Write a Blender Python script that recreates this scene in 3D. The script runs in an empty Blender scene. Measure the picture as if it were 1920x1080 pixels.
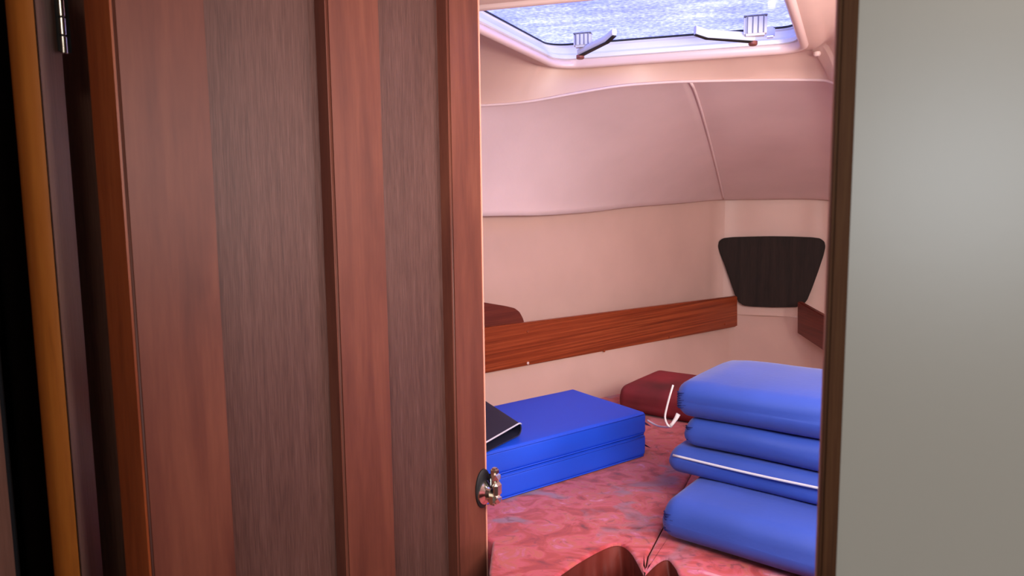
import bpy, bmesh, math, random
from mathutils import Vector, Matrix, noise

# ------------------------------------------------------------------ camera, world, lights
F, CX, CY = 1300.0, 960.0, 540.0
PITCH = math.atan(140 / 1300)
ROLL = 0.0114
CAM = Vector((0, 0, 1.2))
_f = Vector((0, math.cos(PITCH), -math.sin(PITCH)))
_r0 = Vector((1, 0, 0)); _u0 = Vector((0, math.sin(PITCH), math.cos(PITCH)))
_r = _r0 * math.cos(ROLL) - _u0 * math.sin(ROLL)
_u = _u0 * math.cos(ROLL) + _r0 * math.sin(ROLL)
scn = bpy.context.scene
cd = bpy.data.cameras.new('camera'); cam = bpy.data.objects.new('camera', cd)
scn.collection.objects.link(cam); scn.camera = cam
m = Matrix((_r, _u, -_f)).transposed().to_4x4(); m.translation = CAM
cam.matrix_world = m
cd.sensor_width = 36; cd.lens = F / 1920 * 36
cd.clip_start = 0.02
cd.dof.use_dof = True; cd.dof.focus_distance = 1.5; cd.dof.aperture_fstop = 12

scn.view_settings.view_transform = 'Standard'; scn.view_settings.look = 'None'
scn.view_settings.exposure = 0.0; scn.view_settings.gamma = 1
scn.view_settings.use_curve_mapping = False

w = bpy.data.worlds.new('sky'); scn.world = w; w.use_nodes = True
bg = w.node_tree.nodes['Background']
bg.inputs['Color'].default_value = (0.74, 0.76, 1.0, 1); bg.inputs['Strength'].default_value = 3.1

def area(name, loc, target, sx, sy, power, col):
    l = bpy.data.lights.new(name, 'AREA'); l.shape = 'RECTANGLE'; l.size = sx; l.size_y = sy
    l.energy = power; l.color = col
    o = bpy.data.objects.new(name, l); scn.collection.objects.link(o)
    o.location = loc
    o.rotation_euler = (Vector(target) - Vector(loc)).to_track_quat('-Z', 'Y').to_euler()
    return o
area('companionway_daylight', (-0.35, -2.3, 1.32), (0.2, 0.8, 1.1), 0.8, 0.6, 23, (0.86, 0.93, 1.0))
area('added_saloon_fill', (0.15, -0.9, 1.9), (0.2, 0.6, 1.0), 0.35, 0.35, 5, (1.0, 0.80, 0.62))  # added warm fill for the white bulkhead, not a known lamp
area('added_cabin_fill', (0.45, 0.42, CAM.z + .10), (0.55, 2.0, CAM.z + .02), 0.6, 0.2, 11, (1.0, 0.90, 0.86))  # added fill to brighten the cabin liners, no such lamp known
area('added_side_fill', (0.98, 0.75, CAM.z + .1), (0.3, 1.9, CAM.z - .1), 0.25, 0.25, 6, (1.0, 0.88, 0.84))  # added side fill for berth and door, no such lamp known

# ------------------------------------------------------------------ helpers
def ray(px, py):
    return _f * F + _r * (px - CX) + _u * (CY - py)
def at_depth(px, py, d):
    r = ray(px, py); return CAM + r * (d / r.y)
def at_z(px, py, z):                       # z relative to camera height
    r = ray(px, py); return CAM + r * (z / r.z)
def at_plane(px, py, p0, n):
    r = ray(px, py); return CAM + r * ((p0 - CAM).dot(n) / r.dot(n))
def col(px, d, row=540):
    p = at_depth(px, row, d); return Vector((p.x, p.y))
AX = math.radians(23)
A = Vector((math.sin(AX), math.cos(AX), 0)); E = Vector((math.cos(AX), -math.sin(AX), 0))
Zv = Vector((0, 0, 1))

def link(name, bm, mat, parent=None, smooth=False, loc=None, rotz=0, autosm=None):
    me = bpy.data.meshes.new(name)
    bmesh.ops.recalc_face_normals(bm, faces=bm.faces)
    bm.to_mesh(me); bm.free()
    if mat: me.materials.append(mat)
    if smooth or autosm:
        for p in me.polygons: p.use_smooth = True
    if autosm:
        me.set_sharp_from_angle(angle=math.radians(autosm))
    o = bpy.data.objects.new(name, me); scn.collection.objects.link(o)
    if parent: o.parent = parent
    if loc is not None: o.location = loc
    o.rotation_euler.z = rotz
    return o
def empty(name, loc=(0, 0, 0), rotz=0):
    o = bpy.data.objects.new(name, None); scn.collection.objects.link(o)
    o.empty_display_size = 0.05
    o.location = loc; o.rotation_euler.z = rotz; return o
def tag(o, label=None, cat=None, group=None, kind=None):
    if label: o['label'] = label
    if cat: o['category'] = cat
    if group: o['group'] = group
    if kind: o['kind'] = kind
    return o
def box(bm, x0, x1, y0, y1, z0, z1, bev=0, seg=2):
    r = bmesh.ops.create_cube(bm, size=1)
    for v in r['verts']:
        v.co = Vector(((x0 + x1) / 2 + v.co.x * (x1 - x0), (y0 + y1) / 2 + v.co.y * (y1 - y0), (z0 + z1) / 2 + v.co.z * (z1 - z0)))
    if bev:
        es = list({e for v in r['verts'] for e in v.link_edges})
        bmesh.ops.bevel(bm, geom=es, offset=bev, segments=seg, affect='EDGES')
    return r['verts']
def prism(bm, pts, z0, z1, bev=0, seg=3, which='all'):
    """plan polygon pts, vertical extrusion"""
    vb = [bm.verts.new((p[0], p[1], z0)) for p in pts]
    vt = [bm.verts.new((p[0], p[1], z1)) for p in pts]
    n = len(pts); top = bm.faces.new(vt); bm.faces.new(vb[::-1])
    for i in range(n):
        bm.faces.new((vb[i], vb[(i + 1) % n], vt[(i + 1) % n], vt[i]))
    bm.normal_update()
    if bev:
        if which == 'all': es = list(bm.edges)
        elif which == 'top': es = list(top.edges)
        elif which == 'vertical': es = [e for e in bm.edges if abs(e.verts[0].co.z - e.verts[1].co.z) > 1e-5]
        bmesh.ops.bevel(bm, geom=es, offset=bev, segments=seg, affect='EDGES')
def tube(bm, pts, r, n=8, closed=False):
    pts = [Vector(p) for p in pts]; rings = []
    for i, p in enumerate(pts):
        if closed: t = (pts[(i + 1) % len(pts)] - pts[i - 1])
        else: t = pts[min(i + 1, len(pts) - 1)] - pts[max(i - 1, 0)]
        t.normalize()
        a = t.orthogonal() if abs(t.z) > .95 else t.cross(Zv)
        a.normalize(); b = t.cross(a)
        rr = r[i] if isinstance(r, (list, tuple)) else r
        rings.append([bm.verts.new(p + (a * math.cos(k * 2 * math.pi / n) + b * math.sin(k * 2 * math.pi / n)) * rr) for k in range(n)])
    m_ = len(rings)
    for i in range(m_ if closed else m_ - 1):
        for k in range(n):
            bm.faces.new((rings[i][k], rings[i][(k + 1) % n], rings[(i + 1) % m_][(k + 1) % n], rings[(i + 1) % m_][k]))
    if not closed:
        bm.faces.new(rings[0][::-1]); bm.faces.new(rings[-1])
def spline(pts, n=8):
    pts = [Vector(p) for p in pts]; out = []
    for i in range(len(pts) - 1):
        p0 = pts[max(i - 1, 0)]; p1 = pts[i]; p2 = pts[i + 1]; p3 = pts[min(i + 2, len(pts) - 1)]
        for k in range(n):
            t = k / n
            out.append(.5 * ((2 * p1) + (p2 - p0) * t + (2 * p0 - 5 * p1 + 4 * p2 - p3) * t * t + (3 * p1 - p0 - 3 * p2 + p3) * t ** 3))
    out.append(pts[-1]); return out
def grid(bm, rows):
    vs = [[bm.verts.new(p) for p in r] for r in rows]
    for i in range(len(vs) - 1):
        for j in range(len(vs[0]) - 1):
            bm.faces.new((vs[i][j], vs[i][j + 1], vs[i + 1][j + 1], vs[i + 1][j]))
    return vs
def lathe(bm, prof, n=20, axis='z', at=(0, 0, 0)):
    at = Vector(at); rings = []
    for r, h in prof:
        ring = []
        for k in range(n):
            c, s = math.cos(2 * math.pi * k / n) * r, math.sin(2 * math.pi * k / n) * r
            v = {'z': (c, s, h), 'y': (c, h, s), 'x': (h, c, s)}[axis]
            ring.append(bm.verts.new(at + Vector(v)))
        rings.append(ring)
    for i in range(len(rings) - 1):
        for k in range(n):
            bm.faces.new((rings[i][k], rings[i][(k + 1) % n], rings[i + 1][(k + 1) % n], rings[i + 1][k]))
    bm.faces.new(rings[0][::-1]); bm.faces.new(rings[-1])

# ------------------------------------------------------------------ materials
def srgb(c): return tuple(((x / 255) / 12.92 if x / 255 <= .04045 else ((x / 255 + .055) / 1.055) ** 2.4) for x in c) + (1,)
def newmat(name):
    m_ = bpy.data.materials.new(name); m_.use_nodes = True
    return m_, m_.node_tree.nodes, m_.node_tree.links, m_.node_tree.nodes['Principled BSDF']
def plain(name, c, rough=.5, metal=0, bump=0, bscale=200, coat=0, var=0, sheen=0):
    m_, N, L, b = newmat(name)
    b.inputs['Base Color'].default_value = srgb(c); b.inputs['Roughness'].default_value = rough
    b.inputs['Metallic'].default_value = metal; b.inputs['Coat Weight'].default_value = coat
    if sheen: b.inputs['Sheen Weight'].default_value = sheen
    tc = N.new('ShaderNodeTexCoord')
    if bump:
        n = N.new('ShaderNodeTexNoise'); n.inputs['Scale'].default_value = bscale; n.inputs['Detail'].default_value = 3
        L.new(tc.outputs['Object'], n.inputs['Vector'])
        bp = N.new('ShaderNodeBump'); bp.inputs['Strength'].default_value = bump; bp.inputs['Distance'].default_value = .002
        L.new(n.outputs['Fac'], bp.inputs['Height']); L.new(bp.outputs['Normal'], b.inputs['Normal'])
    if var:
        n2 = N.new('ShaderNodeTexNoise'); n2.inputs['Scale'].default_value = 6; n2.inputs['Detail'].default_value = 4
        L.new(tc.outputs['Object'], n2.inputs['Vector'])
        cr = N.new('ShaderNodeValToRGB')
        cr.color_ramp.elements[0].position = .3; cr.color_ramp.elements[1].position = .7
        cr.color_ramp.elements[0].color = srgb([x * (1 - var) for x in c]); cr.color_ramp.elements[1].color = srgb([min(255, x * (1 + var)) for x in c])
        L.new(n2.outputs['Fac'], cr.inputs['Fac']); L.new(cr.outputs['Color'], b.inputs['Base Color'])
    return m_
def wood(name, cols, mscale, nscale=1.0, rough=.4, fine=.35, bump=.15, streak=2.5, coat=0, spec=.32):
    """cols dark->light; mscale stretches the grain; object coordinates"""
    m_, N, L, b = newmat(name)
    tc = N.new('ShaderNodeTexCoord'); mp = N.new('ShaderNodeMapping'); mp.inputs['Scale'].default_value = mscale
    L.new(tc.outputs['Object'], mp.inputs['Vector'])
    n1 = N.new('ShaderNodeTexNoise'); n1.inputs['Scale'].default_value = streak * nscale; n1.inputs['Detail'].default_value = 5; n1.inputs['Distortion'].default_value = .6
    L.new(mp.outputs['Vector'], n1.inputs['Vector'])
    n2 = N.new('ShaderNodeTexNoise'); n2.inputs['Scale'].default_value = 22 * nscale; n2.inputs['Detail'].default_value = 4
    L.new(mp.outputs['Vector'], n2.inputs['Vector'])
    cr = N.new('ShaderNodeValToRGB'); els = cr.color_ramp.elements
    els[0].position = .3; els[1].position = .7
    els[0].color = srgb(cols[0]); els[1].color = srgb(cols[-1])
    for i, c in enumerate(cols[1:-1]):
        e = els.new(.3 + .4 * (i + 1) / (len(cols) - 1)); e.color = srgb(c)
    mx = N.new('ShaderNodeMix'); mx.inputs['Factor'].default_value = fine
    L.new(n1.outputs['Fac'], mx.inputs['A']); L.new(n2.outputs['Fac'], mx.inputs['B'])
    L.new(mx.outputs['Result'], cr.inputs['Fac']); L.new(cr.outputs['Color'], b.inputs['Base Color'])
    bp = N.new('ShaderNodeBump'); bp.inputs['Strength'].default_value = bump; bp.inputs['Distance'].default_value = .001
    L.new(n2.outputs['Fac'], bp.inputs['Height']); L.new(bp.outputs['Normal'], b.inputs['Normal'])
    b.inputs['Roughness'].default_value = rough; b.inputs['Specular IOR Level'].default_value = spec; b.inputs['Coat Weight'].default_value = coat; b.inputs['Coat Roughness'].default_value = .35
    return m_
M = {}
M['stile'] = wood('mahogany stile wood', [(82, 42, 34), (102, 55, 43), (118, 68, 52)], (9, 9, .9), 1.3, .48, .2, .08)
M['panel'] = wood('brown veneer panel', [(62, 40, 36), (84, 56, 50), (102, 72, 66)], (30, 30, .9), 1.5, .5, .65, .3)
M['dark_jamb'] = wood('brown jamb wood', [(104, 78, 70), (124, 94, 84), (136, 104, 94)], (25, 25, 1), 1, .4, .5, .2)
M['post'] = wood('honey teak moulding', [(140, 78, 26), (176, 104, 38), (188, 116, 46)], (12, 12, 1), 1, .4, .3, .1)
M['edge'] = wood('orange brown edge wood', [(104, 44, 20), (130, 60, 28), (146, 74, 36)], (12, 12, 1), 1, .4, .3, .1)
M['jamb'] = wood('walnut brown jamb', [(66, 38, 24), (88, 54, 32), (102, 68, 42)], (30, 30, 1), 1, .6, .5, .15, spec=.15)
M['rail'] = wood('striped red mahogany board', [(108, 44, 24), (142, 62, 34), (178, 88, 50)], (.6, .6, 62), 1, .38, .25, .08)
M['rail2'] = wood('dark red mahogany board', [(84, 36, 30), (104, 46, 38), (122, 58, 44)], (1.6, 1.6, 48), 1, .42, .25, .08)
M['dark_cover'] = wood('dark walnut cover', [(22, 15, 13), (36, 25, 21), (46, 34, 28)], (18, 18, 1), 1, .75, .4, .1, coat=0)
M['lit_edge'] = plain('pale painted-light edge', (226, 160, 140), .6)  # cabin light on wood edges, put in as a pale colour
M['white_panel'] = plain('satin white laminate', (186, 182, 172), .32, bump=.02, bscale=60)
M['liner'] = plain('cream gelcoat liner', (214, 180, 168), .45, bump=.05, bscale=40, var=.02)
M['vinyl'] = plain('pale pink padded vinyl', (226, 200, 200), .6, bump=.12, bscale=90, var=.02)
M['gelcoat'] = plain('white pink gelcoat', (226, 196, 190), .3)
M['alu'] = plain('brushed aluminium', (226, 228, 236), .4, .15)
M['white_plastic'] = plain('pale grey handle plastic', (214, 216, 228), .35)
M['grey_line'] = plain('grey plastic groove', (120, 122, 140), .5)
M['chrome'] = plain('chrome', (225, 222, 215), .16, 1)
M['black'] = plain('black rubber and slot shade', (22, 22, 26), .6)
M['brass'] = plain('worn reddish brass', (150, 90, 80), .4, .5)
M['blue'] = plain('bright blue vinyl', (22, 80, 226), .5, bump=.05, bscale=60)
M['blue2'] = plain('soft blue fabric', (44, 76, 174), .6, bump=.15, bscale=120, sheen=.15, var=.05)
M['navy'] = plain('dark navy fabric', (30, 30, 58), .7, bump=.1)
M['piping'] = plain('pale piping cord', (205, 205, 220), .6)
M['cord'] = plain('off white cord', (225, 215, 215), .7)
M['bluedark'] = plain('deep blue crease and tab', (14, 32, 110), .7)
M['sole'] = plain('teak sole', (110, 80, 50), .5)
M['headlining'] = plain('cream saloon headlining', (200, 192, 178), .6)

def fabric_mat():
    m_, N, L, b = newmat('mottled red upholstery')
    tc = N.new('ShaderNodeTexCoord')
    n1 = N.new('ShaderNodeTexNoise'); n1.inputs['Scale'].default_value = 16; n1.inputs['Detail'].default_value = 6; n1.inputs['Distortion'].default_value = 1.4
    mp = N.new('ShaderNodeMapping'); mp.inputs['Rotation'].default_value = (0, 0, .7); mp.inputs['Scale'].default_value = (1, 1.35, 1)
    L.new(tc.outputs['Object'], mp.inputs['Vector']); L.new(mp.outputs['Vector'], n1.inputs['Vector'])
    cr = N.new('ShaderNodeValToRGB'); E_ = cr.color_ramp.elements
    E_[0].position = .28; E_[0].color = srgb((110, 28, 40))
    E_[1].position = .74; E_[1].color = srgb((222, 150, 162))
    for p, c in ((.38, (162, 44, 56)), (.46, (180, 60, 60)), (.54, (198, 80, 98)), (.60, (190, 88, 76)), (.66, (196, 92, 128))):
        e = E_.new(p); e.color = srgb(c)
    L.new(n1.outputs['Fac'], cr.inputs['Fac'])
    n2 = N.new('ShaderNodeTexNoise'); n2.inputs['Scale'].default_value = 9; n2.inputs['Detail'].default_value = 3; n2.inputs['Distortion'].default_value = .8
    L.new(mp.outputs['Vector'], n2.inputs['Vector'])
    c2 = N.new('ShaderNodeValToRGB'); c2.color_ramp.elements[0].position = .56; c2.color_ramp.elements[1].position = .66
    c2.color_ramp.elements[0].color = (0, 0, 0, 1); c2.color_ramp.elements[1].color = (.75, .75, .75, 1)
    L.new(n2.outputs['Fac'], c2.inputs['Fac'])
    mx = N.new('ShaderNodeMix'); mx.data_type = 'RGBA'
    L.new(c2.outputs['Color'], mx.inputs['Factor']); L.new(cr.outputs['Color'], mx.inputs['A'])
    mx.inputs['B'].default_value = srgb((140, 118, 140))
    # small dark flecks
    n3 = N.new('ShaderNodeTexNoise'); n3.inputs['Scale'].default_value = 38; n3.inputs['Detail'].default_value = 3; n3.inputs['Distortion'].default_value = 1.5
    L.new(mp.outputs['Vector'], n3.inputs['Vector'])
    c3 = N.new('ShaderNodeValToRGB'); c3.color_ramp.elements[0].position = .60; c3.color_ramp.elements[1].position = .72
    c3.color_ramp.elements[0].color = (0, 0, 0, 1); c3.color_ramp.elements[1].color = (.6, .6, .6, 1)
    L.new(n3.outputs['Fac'], c3.inputs['Fac'])
    mx2 = N.new('ShaderNodeMix'); mx2.data_type = 'RGBA'
    L.new(c3.outputs['Color'], mx2.inputs['Factor']); L.new(mx.outputs['Result'], mx2.inputs['A'])
    mx2.inputs['B'].default_value = srgb((110, 34, 60))
    L.new(mx2.outputs['Result'], b.inputs['Base Color'])
    b.inputs['Roughness'].default_value = .75; b.inputs['Sheen Weight'].default_value = .3
    n4 = N.new('ShaderNodeTexNoise'); n4.inputs['Scale'].default_value = 350
    bp = N.new('ShaderNodeBump'); bp.inputs['Strength'].default_value = .2; bp.inputs['Distance'].default_value = .001
    L.new(tc.outputs['Object'], n4.inputs['Vector']); L.new(n4.outputs['Fac'], bp.inputs['Height']); L.new(bp.outputs['Normal'], b.inputs['Normal'])
    return m_
M['fabric'] = fabric_mat()
M['fabric_dark'] = plain('dark red plush', (112, 30, 38), .8, bump=.2, bscale=60, var=.3, sheen=0)
M['fabric_shaded'] = plain('shaded brown red satin', (104, 38, 30), .5, bump=.1, bscale=30, var=.2)  # same upholstery with its shade put into a browner colour

def pane_mat():
    m_ = bpy.data.materials.new('weathered acrylic'); m_.use_nodes = True
    N, L = m_.node_tree.nodes, m_.node_tree.links; N.clear()
    out = N.new('ShaderNodeOutputMaterial')
    tr = N.new('ShaderNodeBsdfTranslucent'); tp = N.new('ShaderNodeBsdfTransparent'); gl = N.new('ShaderNodeBsdfGlossy')
    gl.inputs['Roughness'].default_value = .15
    tp.inputs['Color'].default_value = (.10, .11, .15, 1)
    tc = N.new('ShaderNodeTexCoord')
    n = N.new('ShaderNodeTexNoise'); n.inputs['Scale'].default_value = 120; n.inputs['Detail'].default_value = 4
    L.new(tc.outputs['Object'], n.inputs['Vector'])
    n2 = N.new('ShaderNodeTexNoise'); n2.inputs['Scale'].default_value = 9; n2.inputs['Detail'].default_value = 3
    mp = N.new('ShaderNodeMapping'); mp.inputs['Scale'].default_value = (1, 3, 1); mp.inputs['Rotation'].default_value = (0, 0, .5)
    L.new(tc.outputs['Object'], mp.inputs['Vector']); L.new(mp.outputs['Vector'], n2.inputs['Vector'])
    mx = N.new('ShaderNodeMix'); mx.inputs['Factor'].default_value = .35
    L.new(n.outputs['Fac'], mx.inputs['A']); L.new(n2.outputs['Fac'], mx.inputs['B'])
    cr = N.new('ShaderNodeValToRGB'); e = cr.color_ramp.elements
    e[0].position = .34; e[0].color = (.26, .27, .50, 1); e[1].position = .66; e[1].color = (.72, .72, .86, 1)
    k = e.new(.5); k.color = (.44, .45, .68, 1)
    L.new(mx.outputs['Result'], cr.inputs['Fac']); L.new(cr.outputs['Color'], tr.inputs['Color'])
    a = N.new('ShaderNodeAddShader'); L.new(tr.outputs[0], a.inputs[0]); L.new(tp.outputs[0], a.inputs[1])
    m2 = N.new('ShaderNodeMixShader'); m2.inputs[0].default_value = .05
    L.new(a.outputs[0], m2.inputs[1]); L.new(gl.outputs[0], m2.inputs[2]); L.new(m2.outputs[0], out.inputs[0])
    return m_
M['pane'] = pane_mat()

CZ = CAM.z
HB = -0.52            # mattress top, relative to the camera
ZB = CZ + HB
ZC = CZ + .345        # cabin ceiling

# ------------------------------------------------------------------ saloon side: bulkhead, jambs, shell
Pc = 0.44
def bk(px, off=0.0, row=540):            # point of the bulkhead plane seen in a column
    r = ray(px, row); k = (Pc + off) / (A.x * r.x + A.y * r.y); return Vector((r.x * k, r.y * k))
def e2(v): return Vector((v.x, v.y))
A2, E2 = e2(A), e2(E)
jr = bk(1589)
# right bulkhead
bm = bmesh.new()
q = [jr + E2 * .0, jr + E2 * 1.35, jr + E2 * 1.35 + A2 * .02, jr + A2 * .02]
prism(bm, q, 0, CZ + .75)
wr = tag(link('wall_right', bm, M['white_panel']), 'smooth satin off-white bulkhead right of the door opening', kind='structure')
# right jamb trim
bm = bmesh.new()
tw = (bk(1554) - jr).length
q = [jr - A2 * .004, jr - E2 * tw - A2 * .004, jr - E2 * tw + A2 * .021, jr + A2 * .021]
prism(bm, q, 0, CZ + .75, .002, 2, 'vertical')
tag(link('trim_1', bm, M['jamb'], autosm=40), 'dark brown wooden jamb strip along the white bulkhead', kind='structure')

bm = bmesh.new()  # pale strip painting the cabin light along the jamb edge
q = [jr - E2 * (tw + .0013) + A2 * .004, jr - E2 * tw + A2 * .004, jr - E2 * tw + A2 * .021, jr - E2 * (tw + .0013) + A2 * .021]
prism(bm, q, 0, CZ + .75)
tag(link('trim_5', bm, M['lit_edge']), 'thin pale strip painting cabin light on the edge of the right jamb', kind='structure')
# left side of the opening
c = col
bm = bmesh.new()
prism(bm, [c(108, .625), c(150, .665), c(151, .725), c(200, .745), c(196, .80), c(100, .76)], 0, CZ + .75, .0015, 2, 'vertical')
tag(link('trim_2', bm, M['dark_jamb'], autosm=40), 'grey brown wooden door jamb beside the steel hinge', kind='structure')
bm = bmesh.new()
p0, p1 = c(106, .622), c(54, .665)
pts = [p0]
nrm = Vector((-(p0 - p1).y, (p0 - p1).x)).normalized()
if nrm.y > 0: nrm = -nrm
for k in range(1, 12):
    t = k / 11
    pts.append(p0.lerp(p1, t) + nrm * (.012 * math.sin(math.pi * t ** .7) * 1.35) + Vector((0, .05 * t ** 2.2)))
pts += [pts[-1] + Vector((.0, .09)), c(108, .75)]
prism(bm, pts, 0, CZ + .75)
tag(link('trim_3', bm, M['post'], autosm=40), 'rounded honey coloured wooden moulding at far left', kind='structure')
bm = bmesh.new()
prism(bm, [c(-20, .60), c(-150, .52), c(-700, .30), c(-700, .36), c(-150, .62), c(-24, .86)], 0, CZ + .75, .002, 2, 'vertical')
tag(link('wall_left', bm, M['dark_jamb'], autosm=40), kind='structure')
# bulkhead behind, left of the jamb, closing the slot; its black paints the slot's shade
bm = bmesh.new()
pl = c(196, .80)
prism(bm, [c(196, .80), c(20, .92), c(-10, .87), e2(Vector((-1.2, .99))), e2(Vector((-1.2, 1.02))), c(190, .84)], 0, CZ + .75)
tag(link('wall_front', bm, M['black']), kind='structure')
# header over the opening (above the frame of the picture)
bm = bmesh.new()
hl = c(150, .74)
prism(bm, [jr, jr + A2 * .02, hl + A2 * .02, hl], ZC + .0, CZ + .75)
tag(link('trim_4', bm, M['stile']), kind='structure')
# saloon floor, ceiling, sides, after wall with companionway
def quadbox(name, pts, z0, z1, mat, bev=0):
    bm = bmesh.new(); prism(bm, pts, z0, z1, bev); return tag(link(name, bm, mat), kind='structure')
quadbox('floor', [(-1.6, -2.8), (1.7, -2.8), (1.7, 2.9), (-1.6, 2.9)], -.03, 0, M['sole'])
sal = [(-1.35, -2.6), (1.6, -2.6), (1.6, -.25), jr + E2 * .6 + A2 * .02, hl + A2 * .02, (-1.35, 1.06)]
quadbox('ceiling_saloon', sal, CZ + .75, CZ + .78, M['headlining'])
quadbox('wall_starboard_saloon', [(1.45, -2.6), (1.5, -2.6), (1.5, -.1), (1.45, -.1)], 0, CZ + .75, M['headlining'])
quadbox('wall_port_saloon', [(-1.3, -2.6), (-1.25, -2.6), (-1.25, 1.0), (-1.3, 1.0)], 0, CZ + .75, M['dark_jamb'])
quadbox('wall_back', [(-1.3, -2.65), (1.5, -2.65), (1.5, -2.6), (-1.3, -2.6)], 0, CZ + .75, M['headlining'])

# ------------------------------------------------------------------ door
Hh = c(247, .615)
PHI = math.radians(56)
dd = Vector((math.cos(PHI), math.sin(PHI)))
def s_of(px, off=0.0):
    r = ray(px, 540); rx, ry = r.x, r.y
    nn = Vector((math.sin(PHI), -math.cos(PHI)))
    H0 = Hh - nn * off
    # H0 + s*dd = k*(rx,ry)
    det = dd.x * ry - dd.y * rx
    return (-(H0.x) * ry + H0.y * rx) / det
Wd = s_of(906)
door = tag(empty('door_1', (Hh.x, Hh.y, 0), PHI), 'open mahogany cabin door with recessed brown panels, swung into the berth cabin', kind='structure')
# local: x along door, y away from camera side (+y = back), z up
ZD0, ZD1 = .06, CZ + .325
T = .045
REC = .02
xs = [0, s_of(415), s_of(632), s_of(728), s_of(850), Wd]
for i in (0, 2, 4):
    bm = bmesh.new(); box(bm, xs[i], xs[i + 1], 0, T, ZD0, ZD1, .003, 3)
    o = link('stile', bm, M['stile'], door, autosm=40)
for (a, b_) in ((1, 2), (3, 4)):
    bm = bmesh.new(); box(bm, xs[a] - .004, xs[b_] + .004, REC, REC + .009, ZD0 + .08, ZD1 - .004)
    link('door_panel', bm, M['panel'], door)
    bm = bmesh.new(); box(bm, xs[a] - .002, xs[b_] + .002, 0.002, T - .002, ZD0, ZD0 + .09, .002)
    link('door_rail', bm, M['stile'], door)
# hinge-side edge band, and a pale strip painting light on the free edge
bm = bmesh.new(); box(bm, -.0012, 0.0008, .002, T, ZD0, ZD1)
o = link('edge_band', bm, M['edge'], door); o['label'] = 'orange brown hinge-side edge of the door'
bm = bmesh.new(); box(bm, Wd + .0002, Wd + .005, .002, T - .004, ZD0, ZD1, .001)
link('lit_edge_strip', bm, M['lit_edge'], door)['label'] = 'thin pale strip painting cabin light on the free edge'
# hinge
hp = c(155, .662); hz1 = at_depth(157, 97, .655).z
loc = Matrix.Rotation(-PHI, 3, 'Z') @ Vector((hp.x - Hh.x, hp.y - Hh.y, 0))
hb = bmesh.new()
box(hb, loc.x - .006, loc.x + .007, loc.y + .001, loc.y + .0025, hz1 + .002, hz1 + .076)
box(hb, loc.x - .0012, loc.x + .0012, loc.y, loc.y + .03, hz1 + .002, hz1 + .076)
hinge = link('hinge', hb, M['black'], door); hinge['label'] = 'dark steel leaf hinge with bright pin'
for k in range(5):
    bm = bmesh.new(); z = hz1 + k * .0165
    lathe(bm, [(.0022, z), (.003, z + .0006), (.003, z + .0150), (.0022, z + .0157)], 14, 'z', (loc.x, loc.y, 0))
    link('knuckle', bm, M['chrome'], hinge, autosm=40)
# latch on the free stile
lz = at_depth(912, 922, 1.03).z
latch = empty('latch', (Wd, 0, lz), 0); latch.parent = door; latch['label'] = 'worn chrome latch with dark oval plate'
bm = bmesh.new(); lathe(bm, [(.031, .0005), (.031, -.002), (.027, -.004)], 24, 'y', (-.010, 0, 0))
for v in bm.verts: v.co.x = -.010 + (v.co.x + .010) * .62
link('plate', bm, M['black'], latch, autosm=40)
bm = bmesh.new(); lathe(bm, [(.019, -.003), (.019, -.006), (.010, -.010), (.008, -.016)], 20, 'y', (-.008, 0, -.006))
link('rose', bm, M['chrome'], latch, autosm=40)
bm = bmesh.new()
box(bm, -.014, .005, -.026, -.010, -.024, -.004, .004, 2)
vs = box(bm, -.008, .004, -.024, -.012, .002, .034, .003, 2)
for v in vs: pass
box(bm, -.012, .006, -.028, -.018, -.010, .012, .004, 1)
r_ = bmesh.ops.create_icosphere(bm, subdivisions=1, radius=.009, matrix=Matrix.Translation((-.002, -.020, .020)))
r_ = bmesh.ops.create_icosphere(bm, subdivisions=1, radius=.008, matrix=Matrix.Translation((-.004, -.024, -.014)))
link('knob', bm, M['chrome'], latch, autosm=30)
bm = bmesh.new(); box(bm, .0055, .009, -.012, .012, -.010, .018, .0015, 2)
link('strike_bolt', bm, M['black'], latch, autosm=30)

# ------------------------------------------------------------------ cabin shell
U = [(-1.08, .952), (-.65, 1.35), (-.44, 1.55), (-.08, 1.886), (.063, 2.02), (.235, 2.18), (.394, 2.33), (.6, 2.52), (.735, 2.63),
     (.82, 2.675), (.95, 2.63), (1.1, 2.566), (1.175, 2.49), (1.19, 2.2), (1.19, 1.7), (1.15, 1.0), (1.08, .03)]
Bz = [-.01, -.01, -.008, -.004, -.004, .004, .018, .030, .040, .044, .044, .042, .034, .024, .01, 0, 0]
TD = 1.06
def tpt(px, py, d): return at_depth(px, py, d * TD)
Tc = [Vector((-.9, .93, CZ + .24)), Vector((-.5, 1.3, CZ + .25)), tpt(660, 208, 1.52), tpt(905, 197, 1.62), tpt(990, 190, 1.63), tpt(1070, 176, 1.62), tpt(1160, 161, 1.6),
      tpt(1230, 155, 1.6), tpt(1265, 153, 1.6), tpt(1295, 152, 1.6), tpt(1390, 150, 1.6), tpt(1470, 149, 1.58), tpt(1540, 150, 1.54), tpt(1620, 155, 1.4),
      Vector((.95, 1.25, CZ + .29)), Vector((.95, .8, CZ + .29)), Vector((.88, .12, CZ + .29))]
cen = Vector((.35, 1.6))
Bc = []
for (x, y), z in zip(U, Bz):
    v = Vector((x, y)); d_ = (cen - v).normalized() * .05; v2 = v + d_; Bc.append(Vector((v2.x, v2.y, CZ + z)))
def resample(lst, i0, i1, n=8):
    full = spline(lst, n); return full[i0 * n:i1 * n + 1]
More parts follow.
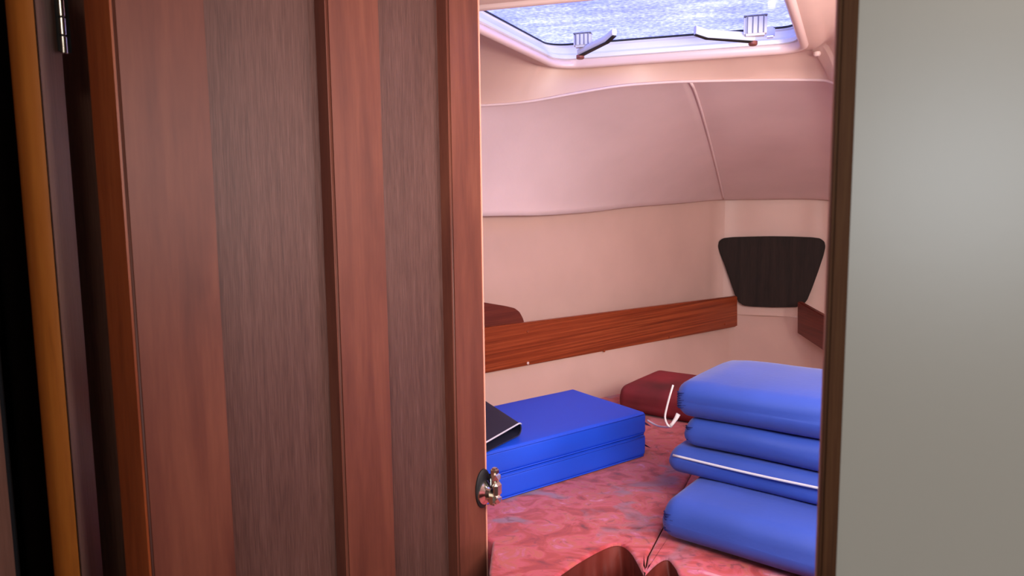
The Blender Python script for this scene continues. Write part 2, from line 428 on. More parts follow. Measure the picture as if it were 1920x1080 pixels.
def liner(i0, i1, parent, seed):
    b_ = resample(Bc, i0, i1); t_ = resample(Tc, i0, i1); rows = []
    R = 24
    # tucked lower edge
    rows.append([p + (Vector((p.x - cen.x, p.y - cen.y, 0)).normalized() * .03) + Vector((0, 0, .012)) for p in b_])
    rows.append([p + (Vector((p.x - cen.x, p.y - cen.y, 0)).normalized() * .008) + Vector((0, 0, -.003)) for p in b_])
    for r_ in range(R + 1):
        t = r_ / R; row = []
        for j, (p, q_) in enumerate(zip(b_, t_)):
            v = p.lerp(q_, t)
            inn = Vector((cen.x - v.x, cen.y - v.y, -.25)).normalized()
            bul = .035 * math.sin(math.pi * t) ** .7 * 1 if 0 < t < 1 else 0
            edge = min(1, min(j, len(b_) - 1 - j) / 3) if True else 1
            w_ = noise.noise(Vector((v.x * 3, v.y * 3, v.z * 5 + seed))) * .006 * min(1, t * 6, (1 - t) * 6)
            v = v - inn * bul * .8 + inn * w_ * (.3 + .7 * edge) + inn * .004 * edge
            row.append(v)
        rows.append(row)
    bm = bmesh.new(); grid(bm, rows)
    return link('headliner_panel', bm, M['vinyl'], parent, smooth=True)
# hull side / bow wall: shelf level up to the headliner
ST = at_z(1383, 700, -.45)
railn = Vector((-.683, .7305, 0))
R0 = at_depth(910, 615, 1.76)
Rn = -railn
def rail_pt(px, py, off=0): return at_plane(px, py, R0 + railn * off, Rn)
Low = [(-.90, .92), (-.52, 1.34), (-.30, 1.555), (-.05, 1.80), (.20, 2.03), (.45, 2.265), (.69, 2.52), (.80, 2.625), (.86, 2.665), (.95, 2.65), (1.04, 2.60), (1.085, 2.50), (1.075, 2.2), (1.06, 1.6), (1.02, .9), (.96, .08)]
ZS = CZ - .40        # shelf level
def wallrows(pl, z0, z1, n=10, outz=0):
    p_ = spline([Vector((x, y, 0)) for x, y in pl], 8)
    return [[Vector((v.x, v.y, z0 + (z1 - z0) * k / n)) for v in p_] for k in range(n + 1)]
def split_wall(pl, z0, z1, i0, i1, name, parent=None):
    p_ = spline([Vector((x, y, 0)) for x, y in pl], 8)[i0 * 8:i1 * 8 + 1]
    bm = bmesh.new()
    grid(bm, [[Vector((v.x, v.y, z0 + (z1 - z0) * k / 8)) for v in p_] for k in range(9)])
    return link(name, bm, M['liner'], parent, smooth=True)
wport = tag(empty('wall_port', (-.3, 1.7, 0)), 'pale pink hull side with padded headliner behind the mahogany board', kind='structure')
def keep(o, par):
    o.parent = par; o.matrix_parent_inverse = Matrix.Translation(-par.location); return o
wbow = tag(empty('wall_bow', (.9, 2.6, 0)), 'narrow pale bow wall behind the blue cushion stack', kind='structure')
wstar = tag(empty('wall_starboard', (1.1, 1.6, 0)), kind='structure')
keep(split_wall(U, ZS, ZC + .05, 0, 9, 'upper_liner'), wport)
keep(split_wall(U, ZS, ZC + .05, 9, 12, 'upper_liner'), wbow)
keep(split_wall(U, ZS, ZC + .05, 12, 16, 'upper_liner'), wstar)
LowB = [(-.90, .92), (-.52, 1.30), (-.30, 1.49), (-.05, 1.70), (.16, 1.86), (.35, 1.99), (.53, 2.10), (.66, 2.17), (.74, 2.20), (.82, 2.19), (.89, 2.14), (.93, 2.06), (.95, 1.9), (.95, 1.5), (.93, .9), (.90, .12)]
def low_wall(i0, i1):
    a_ = spline([Vector((x, y, 0)) for x, y in LowB], 8)[i0 * 8:i1 * 8 + 1]; b_ = spline([Vector((x, y, 0)) for x, y in Low], 8)[i0 * 8:i1 * 8 + 1]
    rows = [[Vector((v.x, v.y, 0)) for v in a_]]
    for k in range(13):
        t = k / 12; rows.append([Vector(((p.x + (q_.x - p.x) * t ** .4), (p.y + (q_.y - p.y) * t ** .4), ZB - .11 + (ZS - ZB + .11) * t)) for p, q_ in zip(a_, b_)])
    bm = bmesh.new(); grid(bm, rows); return link('lower_liner', bm, M['liner'], smooth=True)
keep(low_wall(0, 8), wport)
keep(low_wall(8, 11), wbow)
keep(low_wall(11, 15), wstar)
# shelf between the two levels
bm = bmesh.new()
a_ = spline([Vector((x, y, ZS)) for x, y in Low], 8); b_ = spline([Vector((x, y, ZS)) for x, y in U], 8)
def rs(l, n): 
    return [l[min(len(l) - 1, round(i * (len(l) - 1) / n))] for i in range(n + 1)]
grid(bm, [rs(a_, 60), rs(b_, 60)])
keep(link('shelf_ledge', bm, M['liner']), wport)
keep(liner(0, 9, None, 1.0), wport)
keep(liner(9, 16, None, 5.0), wbow)
# seam between the two padded panels and along the top
full_b = spline(Bc, 8); full_t = spline(Tc, 8)
bm = bmesh.new()
sb, stp = full_b[72], full_t[72]
pts = []
for k in range(25):
    t = k / 24; v = sb.lerp(stp, t); inn = Vector((cen.x - v.x, cen.y - v.y, -.25)).normalized()
    pts.append(v - inn * (.028 * math.sin(math.pi * t) ** .7 if 0 < t < 1 else 0) + inn * .002)
tube(bm, pts, .0035, 8)
keep(link('seam_piping', bm, M['vinyl'], smooth=True), wbow)
bm = bmesh.new(); tube(bm, [p + Vector((0, -.002, -.001)) for p in full_t[8:15 * 8]], .0035, 8)
keep(link('seam_piping', bm, M['vinyl'], smooth=True), wport)

# ------------------------------------------------------------------ ceiling with hatch opening
FL = at_z(1050, 124, .345); FR = at_z(1502, 92, .345)
HWd = .0
E_h = (FR - FL); HWd = E_h.length; E_h.normalize(); A_h = Vector((-E_h.y, E_h.x, 0))
HL = .50
HC = FL + E_h * HWd / 2 - A_h * HL / 2      # sides lean by the shear in hole()
hang = math.atan2(E_h.y, E_h.x)
def hole(off, z, n=8, r0=.045):
    a_, b2 = HWd / 2 + off, HL / 2 + off; r_ = max(.004, r0 + off); out = []
    for (sx, sy, st) in ((1, 1, 0), (-1, 1, 90), (-1, -1, 180), (1, -1, 270)):
        for k in range(n + 1):
            an = math.radians(st + 90 * k / n)
            out.append(Vector((sx * (a_ - r_) + r_ * math.cos(an), sy * (b2 - r_) + r_ * math.sin(an), z)))
    # subdivide straights
    res = []
    for i, p in enumerate(out):
        q_ = out[(i + 1) % len(out)]; res.append(p)
        if (q_ - p).length > .1:
            for k in range(1, 6): res.append(p.lerp(q_, k / 6))
    for v in res:
        v.x += .18 * (v.y - HL / 2)
        if v.x < 0: v.x -= .028 * min(1, max(0, (z - (0 if z < .5 else z)) / .05)) * min(1, -v.x / (HWd / 2))
    return res
def to_w(v): return Vector((HC.x, HC.y, 0)) + E_h * v.x + A_h * v.y + Vector((0, 0, v.z))
outer = [p.copy() for p in full_t] + [Vector((x, (Pc - .39 * x) / .92 + .0, ZC)) for x in (.8, .5, .2, -.1, -.4, -.7)]
outer[-6:] = [Vector((x, (Pc + .01 - A.x * x) / A.y, ZC)) for x in (.8, .5, .2, -.1, -.4, -.7)]
def ray_outer(p):
    o = Vector((HC.x, HC.y)); d_ = Vector((p.x, p.y)) - o; best = None
    for i in range(len(outer)):
        a_ = outer[i]; b2 = outer[(i + 1) % len(outer)]
        ex, ey = b2.x - a_.x, b2.y - a_.y
        det = d_.x * ey - d_.y * ex
        if abs(det) < 1e-9: continue
        t = ((a_.x - o.x) * ey - (a_.y - o.y) * ex) / det
        u_ = ((a_.x - o.x) * d_.y - (a_.y - o.y) * d_.x) / det
        if t > 0 and -1e-6 <= u_ <= 1 + 1e-6 and (best is None or t < best[0]):
            best = (t, a_.lerp(b2, u_))
    return best[1]
bm = bmesh.new()
r0 = [to_w(v) for v in hole(.004, ZC)]; r0b = [to_w(v) for v in hole(.042, ZC)]; r1 = [to_w(v) for v in hole(.050, ZC + .007)]
# denser sampling of directions
def dens(l, k=3):
    o = []
    for i, p in enumerate(l):
        q_ = l[(i + 1) % len(l)]
        for j in range(k): o.append(p.lerp(q_, j / k))
    return o
r0, r0b, r1 = dens(r0), dens(r0b), dens(r1)
ro = [ray_outer(p) for p in r1]
rows = [r0, r0b, r1]
for t in (.15, .3, .45, .6, .75, .9, 1):
    row = []
    for p, q_ in zip(r1, ro):
        v = p.lerp(q_, t); v.z = p.z + (q_.z - p.z) * (t ** 1.5)
        if t < 1: v.z += .012 * min(1, t * 4) * (0 if (q_ - p).length < .1 else .6)
        row.append(v)
    rows.append(row)
vs = [[bm.verts.new(p) for p in r] for r in rows]
n_ = len(r0)
for i in range(len(vs) - 1):
    for j in range(n_):
        bm.faces.new((vs[i][j], vs[i][(j + 1) % n_], vs[i + 1][(j + 1) % n_], vs[i + 1][j]))
bm2 = bmesh.new(); dz = ZC + .052
dk = [Vector((x, y, 0)) for x, y in U]; dk = [v + Vector((v.x - cen.x, v.y - cen.y, 0)).normalized() * .05 for v in dk] + [Vector((.95, -.05, 0)), Vector((-1.2, .9, 0))]
outer_k = outer; outer = dk
ri = dens([to_w(v) for v in hole(.03, dz)]); rk = [ray_outer(p) for p in ri]
for zz in (0, .02):
    pass
va = [bm2.verts.new(p) for p in ri]; vb_ = [bm2.verts.new((p.x, p.y, dz)) for p in rk]
for j in range(len(va)): bm2.faces.new((va[j], va[(j + 1) % len(va)], vb_[(j + 1) % len(va)], vb_[j]))
outer = outer_k
tag(link('roof_deck', bm2, M['gelcoat']), kind='structure')
tag(link('ceiling', bm, M['liner'], smooth=True), 'pale pink moulded cabin ceiling around the deck hatch', kind='structure')

# hatch
hat = tag(empty('window_1', (HC.x, HC.y, ZC), hang), 'square deck hatch with weathered lilac acrylic pane and two handles', kind='structure')
def ringprof(name, prof, mat, parent, closed=True, sm=40):
    bm = bmesh.new(); rings = [[bm.verts.new(v) for v in hole(o_, z_)] for o_, z_ in prof]
    m_ = len(rings); n2 = len(rings[0])
    for i in range(m_ if closed else m_ - 1):
        for j in range(n2):
            bm.faces.new((rings[i][j], rings[i][(j + 1) % n2], rings[(i + 1) % m_][(j + 1) % n2], rings[(i + 1) % m_][j]))
    return link(name, bm, mat, parent, autosm=sm)
ringprof('surround', [(.018, .001), (.016, -.004), (.010, -.007), (.004, -.006), (.0, -.002), (.0, .014), (.03, .014), (.03, .001)], M['gelcoat'], hat, sm=80)
ringprof('frame', [(.0, .012), (-.005, .014), (-.006, .022), (-.001, .027), (-.001, .040), (-.004, .043), (-.004, .047), (.004, .047), (.03, .047), (.03, .012)], M['alu'], hat, sm=30)
ringprof('gasket', [(-.0045, .0450), (-.0065, .0460), (-.0065, .0490), (.02, .0490), (.02, .0450)], M['black'], hat)
bm = bmesh.new(); ph = hole(.025, .0492)
bm.faces.new([bm.verts.new(v) for v in ph])
ret = bmesh.ops.extrude_face_region(bm, geom=list(bm.faces)); 
for v in [g for g in ret['geom'] if isinstance(g, bmesh.types.BMVert)]: v.co.z += .003
link('pane', bm, M['pane'], hat)
hinv = Matrix.Rotation(-hang, 3, 'Z')
def hl_(px, py, z): 
    p = at_z(px, py, z) - Vector((HC.x, HC.y, ZC)); return hinv @ p
# handles
def handle(name, base, half, zz, tip0, tip1, w_, hh):
    h = bmesh.new(); b0 = Vector(base)
    box(h, b0.x - half, b0.x + half, b0.y - .012, b0.y + .010, zz[0], zz[1], .004, 2)
    ho = link('handle', h, M['white_plastic'], hat, autosm=35)
    nr = 4
    for k in range(nr):
        g = bmesh.new(); x = b0.x - half * .7 + k * half * 1.4 / (nr - 1)
        box(g, x - .0012, x + .0012, b0.y - .0132, b0.y - .0115, zz[0] + .004, zz[1] - .003, .0004, 1)
        link('groove', g, M['grey_line'], ho)
    g = bmesh.new(); box(g, b0.x - half * 1.02, b0.x + half * 1.02, b0.y - .0128, b0.y + .008, zz[1] - .003, zz[1] - .0005, .0008, 1)
    link('cap_line', g, M['grey_line'], ho)
    t0, t1 = Vector(tip0), Vector(tip1)
    dr = (t1 - t0).normalized(); sd_ = dr.cross(Zv).normalized()
    def bar(name, z0, z1, wsc, mat, kick):
        lv = bmesh.new(); n = 10; ring = []
        for k in range(n + 1):
            t = k / n; p = t0.lerp(t1, t); ww = w_ * wsc * (1 - .3 * t); p = p + Zv * (.006 * kick * max(0, t - .8) / .2)
            a0, a1 = z0, z1
            ring.append([lv.verts.new(p + sd_ * ww * a__ + Zv * (a0 + (a1 - a0) * c__)) for a__, c__ in ((-1, .2), (-.7, 0), (.7, 0), (1, .2), (1, .8), (.7, 1), (-.7, 1), (-1, .8))])
        for k in range(n):
            for q_ in range(8): lv.faces.new((ring[k][q_], ring[k][(q_ + 1) % 8], ring[k + 1][(q_ + 1) % 8], ring[k + 1][q_]))
        lv.faces.new(ring[0]); lv.faces.new(ring[-1])
        return link(name, lv, mat, ho, autosm=40)
    bar('lever', -.002, hh, 1, M['white_plastic'], 1)
    bar('lever_pad', -.0045, -.0018, .85, M['black'], 1)['label'] = 'black underside of the lever'
    sc = bmesh.new(); lathe(sc, [(.007, -.010), (.009, -.008), (.009, -.002)], 14, 'z', t0)
    link('pivot_cap', sc, M['brass'], ho, autosm=40)
handle('a', hl_(1093, 74, .372), .019, (.010, .040), hl_(1088, 102, .345), hl_(1152, 70, .350), .008, .011)
handle('b', hl_(1416, 50, .368), .022, (.004, .044), hl_(1412, 76, .345), hl_(1303, 68, .350), .009, .014)
q = hl_(1444, 62, .365); bm = bmesh.new(); box(bm, q.x - .009, q.x + .009, q.y - .006, q.y + .006, .010, .032, .003, 2)
link('latch_block', bm, M['chrome'], hat, autosm=30)
for (px, py) in ((1052, 143), (1532, 102)):
    p = hl_(px, py, .338); bm = bmesh.new(); lathe(bm, [(.008, .001), (.008, -.005), (.005, -.008)], 14, 'z', (p.x, p.y, -.003))
    link('screw_cap', bm, M['gelcoat'], hat, autosm=40)

# ------------------------------------------------------------------ berth
sp = [at_z(px, py, HB) for px, py in ((1207, 1076), (1214, 1040), (1243, 985))]
sd = (sp[2] - sp[1]).normalized()
seam = [e2(v) for v in sp] + [e2(sp[2] + sd * .35), Vector((.55, 1.65)), Vector((.78, 2.18))]
def inset(v, k):
    cc = Vector((.3, 1.3)); return Vector(v) + (cc - Vector(v)).normalized() * k
lowl = [inset(v, .004) for v in LowB]
nn = Vector((math.sin(PHI), -math.cos(PHI)))
fr = e2(at_z(912, 1080, HB)); dend = Hh + dd * Wd
front = [e2(at_z(px, py, HB)) for px, py in ((950, 1150), (1040, 1083), (1095, 1046), (1150, 1020), (1180, 1030))]
left_poly = [e2(at_z(917, 1070, HB)), e2(at_z(921, 1110, HB)), front[0], front[1], front[2], front[3], front[4]] + seam + [lowl[8], lowl[7], lowl[6], lowl[5], lowl[4], lowl[3], lowl[2], Vector((-.60, 1.24)), Vector((-.48, 1.12)), dend + dd * .03 - nn * .08, dend + dd * .009 + nn * .004]
def shifted(s, k):
    out = []
    for i, v in enumerate(s):
        t = (s[min(i + 1, len(s) - 1)] - s[max(i - 1, 0)]).normalized(); out.append(v + Vector((t.y, -t.x)) * k)
    return out
_f3 = [Vector((v.x, v.y, 0)) for v in front[1:]] + [Vector((seam[0].x, seam[0].y, 0))]
frs = [e2(v) for v in spline(_f3, 5)]
left_poly = left_poly[:3] + frs + left_poly[8:]
def mattress(name, poly, label, crease_pts):
    bm = bmesh.new(); n = len(poly); P_ = [Vector((p[0], p[1])) for p in poly]
    ar = sum(P_[i].x * P_[(i + 1) % n].y - P_[(i + 1) % n].x * P_[i].y for i in range(n))
    sg = 1 if ar > 0 else -1
    nv_ = []
    for i in range(n):
        e0 = (P_[i] - P_[i - 1]).normalized(); e1 = (P_[(i + 1) % n] - P_[i]).normalized()
        n0 = Vector((-e0.y, e0.x)) * sg; n1 = Vector((-e1.y, e1.x)) * sg; b_ = (n0 + n1)
        b_ = b_.normalized() if b_.length > .01 else n0
        nv_.append(b_ / max(.5, b_.dot(n0)))
    rr = .0055; rings = []
    for o_, z_ in [(0, ZB - .10)] + [(rr * (1 - math.cos(t)), ZB - rr + rr * math.sin(t)) for t in [math.pi / 2 * k / 5 for k in range(6)]]:
        rings.append([bm.verts.new((P_[i].x + nv_[i].x * o_, P_[i].y + nv_[i].y * o_, z_)) for i in range(n)])
    for a_, b_ in zip(rings, rings[1:]):
        for i in range(n): bm.faces.new((a_[i], a_[(i + 1) % n], b_[(i + 1) % n], b_[i]))
    bm.faces.new(rings[-1]); bm.faces.new(rings[0][::-1])
    # front face slot: shaded copy of the upholstery
    o = link(name, bm, M['fabric'])
    o.data.materials.append(M['fabric_shaded'])
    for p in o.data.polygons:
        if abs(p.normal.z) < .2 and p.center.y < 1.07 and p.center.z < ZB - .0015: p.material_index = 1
    for p in o.data.polygons:
        if p.normal.z > .99: p.use_smooth = False
    return tag(o, label, 'mattress', 'red berth mattresses')
ml = mattress('berth_mattress', left_poly, 'mottled red berth mattress under the two bright blue cushions, left of the seam', None)
sr = shifted(seam, .0015)
rfront = [e2(at_z(px, py, HB)) for px, py in ((1232, 1054), (1252, 1046), (1268, 1064), (1300, 1140))]
_r3 = [Vector((v.x, v.y, 0)) for v in ([sr[0]] + rfront[:3])]
rfs = [e2(v) for v in spline(_r3, 5)]
right_poly = [sr[0] + Vector((.0, .0))] + [sr[0]][:0] + sr[1:] + [lowl[9], lowl[10], lowl[11], lowl[12], lowl[13], lowl[14], Vector((.86, .35)), Vector((.52, .42)), rfront[3]] + rfs[1:][::-1]
mr = mattress('berth_mattress', right_poly, 'mottled red berth mattress under the stack of four blue cushions', None)
# berth platform
bm = bmesh.new()
fl = [front[0] + Vector((0, .03)), front[1] + Vector((0, .03)), front[3] + Vector((0, .03)), rfront[1] + Vector((0, .03)), rfront[3] + Vector((.02, .02)), Vector((.54, .46)), Vector((.84, .40))]
prism(bm, [e2(at_z(925, 1062, HB))] + fl + [lowl[14], lowl[12], lowl[11], lowl[9], lowl[8], lowl[5], lowl[2], Vector((-.58, 1.26)), Vector((-.46, 1.13)), dend + dd * .04 - nn * .08, dend + dd * .03 + nn * .012], .0, ZB - .101)
tag(link('berth_platform', bm, M['stile']), 'wooden platform under the red berth mattresses', 'berth base')
# puckered satin folds hanging at the front corners
def fold(path, label, par):
    bm = bmesh.new(); rows = []
    p_ = [Vector((v.x, v.y, 0)) for v in path]
    d_ = []
    for i, v in enumerate(p_):
        d_.append(d_[-1] + (v - p_[i - 1]).length if i else 0)
    fine = []
    n = max(60, int(d_[-1] / .002))
    for k in range(n + 1):
        s_ = d_[-1] * k / n; i = max(0, min(len(p_) - 2, next((q - 1 for q in range(1, len(d_)) if d_[q] >= s_), len(p_) - 2)))
        t = (s_ - d_[i]) / max(1e-6, d_[i + 1] - d_[i]); fine.append((p_[i].lerp(p_[i + 1], t), s_))
    for r_ in range(12):
        row = []
        for v, s_ in fine:
            z = ZB - .004 - r_ * .0082
            amp = .009 * min(1, r_ / 4) * min(1, s_ / .01, (d_[-1] - s_) / .01)
            wv = math.sin(s_ * 150 + .10 * r_ * math.sin(s_ * 40 + 1)) + .35 * math.sin(s_ * 310 + 1.3 - r_ * .1)
            row.append(Vector((v.x, v.y - .0022 - amp * (1 + wv * .5) - .0012 * r_ * 0, z)))
        rows.append(row)
    grid(bm, rows)
    o = link('front_panel', bm, M['fabric_shaded'], smooth=True); o['label'] = label
    o.parent = par; return o
fold(frs, 'puckered satin front of the left mattress, shade painted in as brown', ml)
fold(rfs, 'puckered satin front of the right mattress, shade painted in as brown', mr)

# ------------------------------------------------------------------ cushions
def rr_ring(a, b, r, nc=6, ns=8):
    pts = []
    cs = [(a - r, b - r, 0), (-(a - r), b - r, 90), (-(a - r), -(b - r), 180), (a - r, -(b - r), 270)]
    for i, (cx_, cy_, st) in enumerate(cs):
        for k in range(nc + 1):
            an = math.radians(st + 90 * k / nc); pts.append((cx_ + r * math.cos(an), cy_ + r * math.sin(an)))
        nx = cs[(i + 1) % 4]; q0 = pts[-1]; an = math.radians(nx[2]); q1 = (nx[0] + r * math.cos(an), nx[1] + r * math.sin(an))
        for k in range(1, ns): pts.append((q0[0] + (q1[0] - q0[0]) * k / ns, q0[1] + (q1[1] - q0[1]) * k / ns))
    return pts
def cushion(name, p0, dl, L_, W_, z0, H_, r, er, mat, puff=0.0, wr=0.0, seed=0, parent=None, N_=44):
    """p0 near corner (bottom), dl unit length direction, depth to its left; local x along length, y depth, z up"""
    rot = math.atan2(dl.y, dl.x); bm = bmesh.new(); a, b = W_ / 2, H_ / 2; rings = []
    us = []
    for k in range(8): us.append(er * (1 - math.cos(math.pi / 2 * k / 7)))
    inner = [er + (L_ - 2 * er) * k / N_ for k in range(1, N_)]
    us = us + inner + [L_ - u_ for u_ in us[::-1]]
    for u_ in us:
        e_ = min(u_, L_ - u_)
        g = 1 if e_ >= er else math.sqrt(max(0, 1 - (1 - e_ / er) ** 2))
        ins = er * (1 - g); aa, bb = a - ins, b - ins
        rc = min(r, bb * .98, aa * .98)
        row = []
        for (y, z) in rr_ring(aa, bb, rc):
            f_ = (1 - abs(y / a) ** 2.5) * min(1, e_ / .06 + .2)
            z += puff * f_ * (1 if z > 0 else 0)
            v = Vector((u_, y + a, z + b))
            if wr:
                endw = 1 + 2.5 * max(0, 1 - e_ / .05)
                dx = noise.noise(Vector((u_ * 5 + seed * 7, v.y * 9, v.z * 22))) * wr
                dz = noise.noise(Vector((u_ * 14 + seed * 3, v.y * 12 + 5, v.z * 30))) * wr * .5 * endw
                dn = noise.noise(Vector((u_ * 3.5 + seed, 2.2, v.z * 60))) * wr * .6
                v += Vector((dz * .7, (dx + dn) * (1 if abs(y) > aa * .8 else .2), dz * .6 * (1 if z > 0 else .1)))
            row.append(bm.verts.new(v))
        rings.append(row)
    n2 = len(rings[0])
    for i in range(len(rings) - 1):
        for j in range(n2): bm.faces.new((rings[i][j], rings[i][(j + 1) % n2], rings[i + 1][(j + 1) % n2], rings[i + 1][j]))
    bm.faces.new(rings[0][::-1]); bm.faces.new(rings[-1])
    o = link(name, bm, mat, parent, smooth=True, loc=(p0.x, p0.y, z0), rotz=rot)
    o.data.set_sharp_from_angle(angle=math.radians(60))
    return o
# left pair
cr_ = at_z(1212, 855, HB); cl_ = at_z(937, 940, HB)
dl = (cr_ - cl_); dl.z = 0; dl.normalize()
L_ = (cr_ - cl_).length + .10
st_ = cr_ - dl * L_
bk_ = at_z(1075, 728, HB + .097)
pw = Vector((-dl.y, dl.x, 0)); Wc = (bk_ - cr_).dot(pw)
skew = (bk_ - cr_).dot(dl)
HC1 = .0475
names = [('lower of the two bright blue vinyl cushions on the left of the berth', 0), ('upper bright blue vinyl cushion on the left, dark pad lying on it', 1)]
for lab, i in names:
    o = cushion('cushion', st_, dl, L_, Wc, ZB + .0005 + i * (HC1 + .001), HC1, .008, .008, M['blue'], .0, .0012, i)
    # shear so that the far end matches the splayed plan
    for v in o.data.vertices: v.co.x += skew * (v.co.y / Wc) * .9 if v.co.x > L_ * .3 else skew * (v.co.y / Wc) * .9 * max(0, v.co.x / (L_ * .3))
    tag(o, lab, 'cushion', 'bright blue vinyl cushions')
    for zz in (.003, HC1 - .003):
        bm = bmesh.new(); tube(bm, [(.01 + (L_ - .02) * k / 10, -.0008, zz) for k in range(11)], .0014, 6)
        link('piping', bm, M['blue'], o, smooth=True)
    if i == 0 or i == 1:
        # corner tabs
        bm = bmesh.new()
        grid(bm, [[Vector((L_ - .004 + .030 * t, .012 + .006 * t + a__ * (.012 - .004 * t), HC1 * .55 - .018 * t)) for a__ in (-1, 0, 1)] for t in (0, .33, .66, 1)])
        bmesh.ops.solidify(bm, geom=list(bm.faces), thickness=.002)
        tb = link('corner_tab', bm, M['blue2'] if i else M['bluedark'], o)
ztop = HB + 2 * (HC1 + .001)
# right stack
pr0 = at_z(1240, 1010, HB); pr1 = at_z(1470, 1080, HB)
dr_ = (pr1 - pr0); dr_.z = 0; dr_.normalize(); pwr = Vector((-dr_.y, dr_.x, 0))
def slab(px, py, z0, H_, L_, W_, lab, seed, puff=.006, wr=.006, r=None, dirrot=0.0):
    p = at_z(px, py, z0); d2 = Matrix.Rotation(dirrot, 3, 'Z') @ dr_
    r = r or H_ * .46
    p = p - Vector((0, 0, 0)) 
    o = cushion('folded_cushion', p, d2, L_, W_, CZ + z0, H_, r, min(.02, H_ * .4), M['blue2'], puff, wr, seed)
    return tag(o, lab, 'cushion', 'stack of blue fabric cushions')
s4 = slab(1236, 1014, HB + .001, .067, .47, .31, 'lowest blue fabric cushion of the right stack, pushed furthest forward', 1, .002, .005, .032)
s3 = slab(1250, 886, HB + .069, .046, .47, .27, 'blue fabric cushion with white piping line, third from top of the right stack', 2, .001, .005, .019)
s2 = slab(1278, 838, HB + .117, .050, .47, .25, 'second blue fabric cushion from the top of the right stack', 3, .001, .006, .024)
s1 = slab(1262, 782, HB + .169, .060, .47, .26, 'topmost blue fabric cushion of the right stack with cord at its end', 4, .010, .006, .028)
bm = bmesh.new(); tube(bm, spline([(.012, -.001, .034), (.15, -.004, .033), (.3, -.003, .034), (.46, -.002, .033)], 6), .0022, 8)
link('piping', bm, M['piping'], s3, smooth=True)['label'] = 'white piping line'
for s, hgt in ((s1, .06), (s2, .05), (s4, .064)):  # dark strokes put the crease shade of the gathers into colour
    for k in range(7):
        bm = bmesh.new()
        y = .02 + k * .032; z = hgt * (.30 + .07 * k); tube(bm, [(.003, .0105, z), (.008, .0042, z - .001), (.019 + .004 * math.sin(k * 2.1), .0004, z + .002)], [.0014, .0012, .0005], 5)
        link('pucker_stroke', bm, M['bluedark'], s, smooth=True)['label'] = 'dark stroke painting a pucker crease at the gathered end'
# cord and toggle
def P1(px, py, d=1.17): return at_depth(px, py, d)
bm = bmesh.new(); tube(bm, spline([P1(1262, 722), P1(1256, 742), P1(1250, 765), P1(1247, 783), P1(1252, 797), P1(1259, 800)], 6), .0018, 8)
co = link('drawcord', bm, M['cord'], smooth=True)
tag(co, 'thin off-white cord hanging at the end of the topmost stacked cushion', 'cord')
bm = bmesh.new(); tube(bm, [P1(1272, 776), P1(1268, 784), P1(1262, 793), P1(1257, 799)], [.004, .0036, .003, .0034], 8)
link('toggle', bm, M['cord'], co, smooth=True)
bm = bmesh.new(); tube(bm, spline([at_depth(1214, 788, 1.43), at_depth(1232, 798, 1.40), at_depth(1250, 801, 1.3), P1(1258, 800)], 6), .002, 8)
link('strap', bm, M['cord'], co, smooth=True)

# dark red bolster against the hull
z_b = HB
b0 = at_z(1166, 800, z_b); b1 = at_z(1262, 838, z_b)
bt = at_depth(1155, 735, b0.y)
bh = max(.06, bt.z - ZB)
dlb = Vector((.72, .69, 0)).normalized()
# front-left corner of the bolster
q0 = at_z(1157, 772, HB); hgt = at_depth(1157, 724, q0.y).z - ZB
dB = Vector((.80, -.60, 0))
bo = cushion('bolster', q0, dB, .34, .24, ZB + .001, hgt, .022, .02, M['fabric_dark'], .004, .003, 9)
tag(bo, 'dark red plush bolster between the blue stacks against the hull side', 'bolster')

# dark navy pad on the left stack
zt = ztop
f0 = at_z(972, 812, zt + .008); f1 = at_z(905, 766, zt + .008)
uu = (at_z(915, 834, zt + .012) - at_z(972, 806, zt + .012)); uu.z = 0; uu.normalize()
bm = bmesh.new()
prof = []
for k in range(8): prof.append((.13 - .13 * k / 8, .019 + .007 * k / 8))
for k in range(9):
    an = math.pi / 2 - math.pi * k / 8; prof.append((-.012 * math.cos(an), .0135 + .0125 * math.sin(an)))
for k in range(8): prof.append((.02 + .09 * k / 7, .001))
rows = []
for k in range(9):
    b_ = f0.lerp(f1, k / 8); rows.append([Vector((b_.x, b_.y, CZ + zt + .001)) + uu * s_ + Zv * h_ for s_, h_ in prof])
grid(bm, rows); bmesh.ops.recalc_face_normals(bm, faces=bm.faces); bmesh.ops.solidify(bm, geom=list(bm.faces), thickness=.002)
nv = tag(link('folded_pad', bm, M['navy'], autosm=50), 'dark navy folded pad with pale edging on the left blue cushions', 'pad')
bm = bmesh.new(); tube(bm, [Vector((f0.x, f0.y, CZ + zt + .001)) + uu * s_ + Zv * h_ + Vector((.001, -.001, 0)) for s_, h_ in prof[:11]], .0016, 6)
link('piping', bm, M['piping'], nv, smooth=True)['label'] = 'pale edge piping'

# ------------------------------------------------------------------ boards on the hull
def board(name, quad, thick, nvec, mat, bev=.003):
    bm = bmesh.new(); c0 = quad[0]
    vf = [bm.verts.new(p - c0) for p in quad]; vb = [bm.verts.new(p - c0 + nvec * thick) for p in quad]
    n = len(quad); bm.faces.new(vf); bm.faces.new(vb[::-1])
    for i in range(n): bm.faces.new((vf[i], vf[(i + 1) % n], vb[(i + 1) % n], vb[i]))
    bmesh.ops.recalc_face_normals(bm, faces=bm.faces)
    bmesh.ops.bevel(bm, geom=list(bm.edges), offset=bev, segments=2, affect='EDGES')
    # orient so that the local x axis runs along the board
    o = link(name, bm, mat, autosm=40, loc=c0); return o
tl, bl, tr, br = rail_pt(910, 615), rail_pt(910, 700), rail_pt(1383, 555), rail_pt(1383, 612)
ext = .55 
tl2 = tl + (tl - tr) * ext; bl2 = bl + (bl - br) * ext
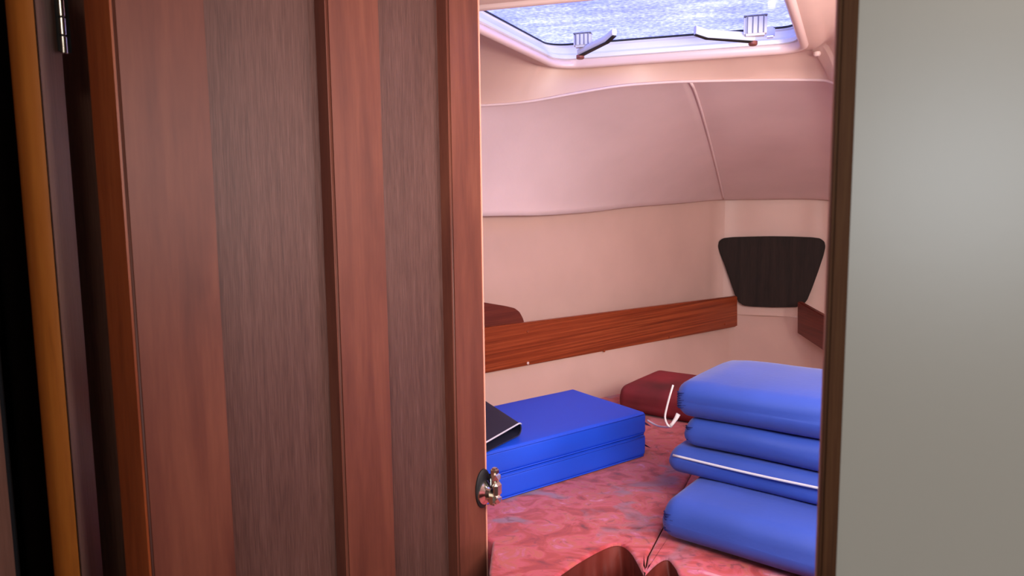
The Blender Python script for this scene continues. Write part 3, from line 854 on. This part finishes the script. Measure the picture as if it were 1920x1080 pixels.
rail = tag(board('fiddle_board', [tl2, tr, br, bl2], .018, railn, M['rail']), 'long striped mahogany board along the left hull side', 'board', 'mahogany shelf boards')
for px, py in ((990, 681), (990, 622), (1255, 632), (1133, 658), (1360, 615)):
    pt = rail_pt(px, py, -.001) if (px, py) != (1360, 615) else rail_pt(1360, 608, -.001)
    bm = bmesh.new(); lathe(bm, [(.004, .001), (.004, -.001), (.002, -.0022)], 10, 'y')
    o = link('screw_cap', bm, M['gelcoat'] if py == 681 else M['rail'], rail, autosm=40, loc=pt - rail.location, rotz=math.atan2(.683, .7305))
# starboard board
sn = Vector((-1, 0, 0)); sp0 = at_depth(1495, 565, 2.47)
def sr_(px, py): return at_plane(px, py, sp0, sn)
q1, q2, q3, q4 = sr_(1495, 565), sr_(1540, 590), sr_(1540, 655), sr_(1495, 625)
q2b = q1 + (q2 - q1) * 7; q3b = q4 + (q3 - q4) * 7
tag(board('fiddle_board', [q1, q2b, q3b, q4], .018, Vector((1, 0, 0)), M['rail2']), 'short visible end of dark mahogany board beside the right jamb', 'board', 'mahogany shelf boards')
# rounded end piece on the shelf
pp = [rail_pt(px, py, .03) for px, py in ((780, 560), (908, 567), (950, 574), (966, 578), (975, 585), (981, 596), (986, 612), (986, 640), (780, 640))]
tag(board('shelf_end_board', pp, .012, railn, M['rail2'], .002), 'small round-cornered brown board behind the long mahogany board', 'board')
# dark trapezoid cover on the bow wall
bp0 = Vector((.95, 2.60, 0)); bn = -A
def bw(px, py): return at_plane(px, py, bp0, bn)
tz = [(1362, 446), (1445, 443), (1532, 447)]
outl = [(1346, 462), (1348, 452), (1356, 446.5), (1375, 444.5), (1410, 443.5), (1445, 443), (1485, 443.5), (1522, 445), (1538, 447), (1546, 453), (1548, 463), (1544, 480),
        (1534, 510), (1523, 540), (1514, 562), (1506, 572), (1495, 576), (1450, 576.5), (1410, 575), (1394, 573), (1385, 567), (1378, 553), (1368, 524), (1357, 493), (1349, 473)]
tag(board('locker_cover', [bw(*p) for p in outl], .014, A, M['dark_cover'], .0025), 'dark trapezoid wooden cover on the bow wall', 'cover')
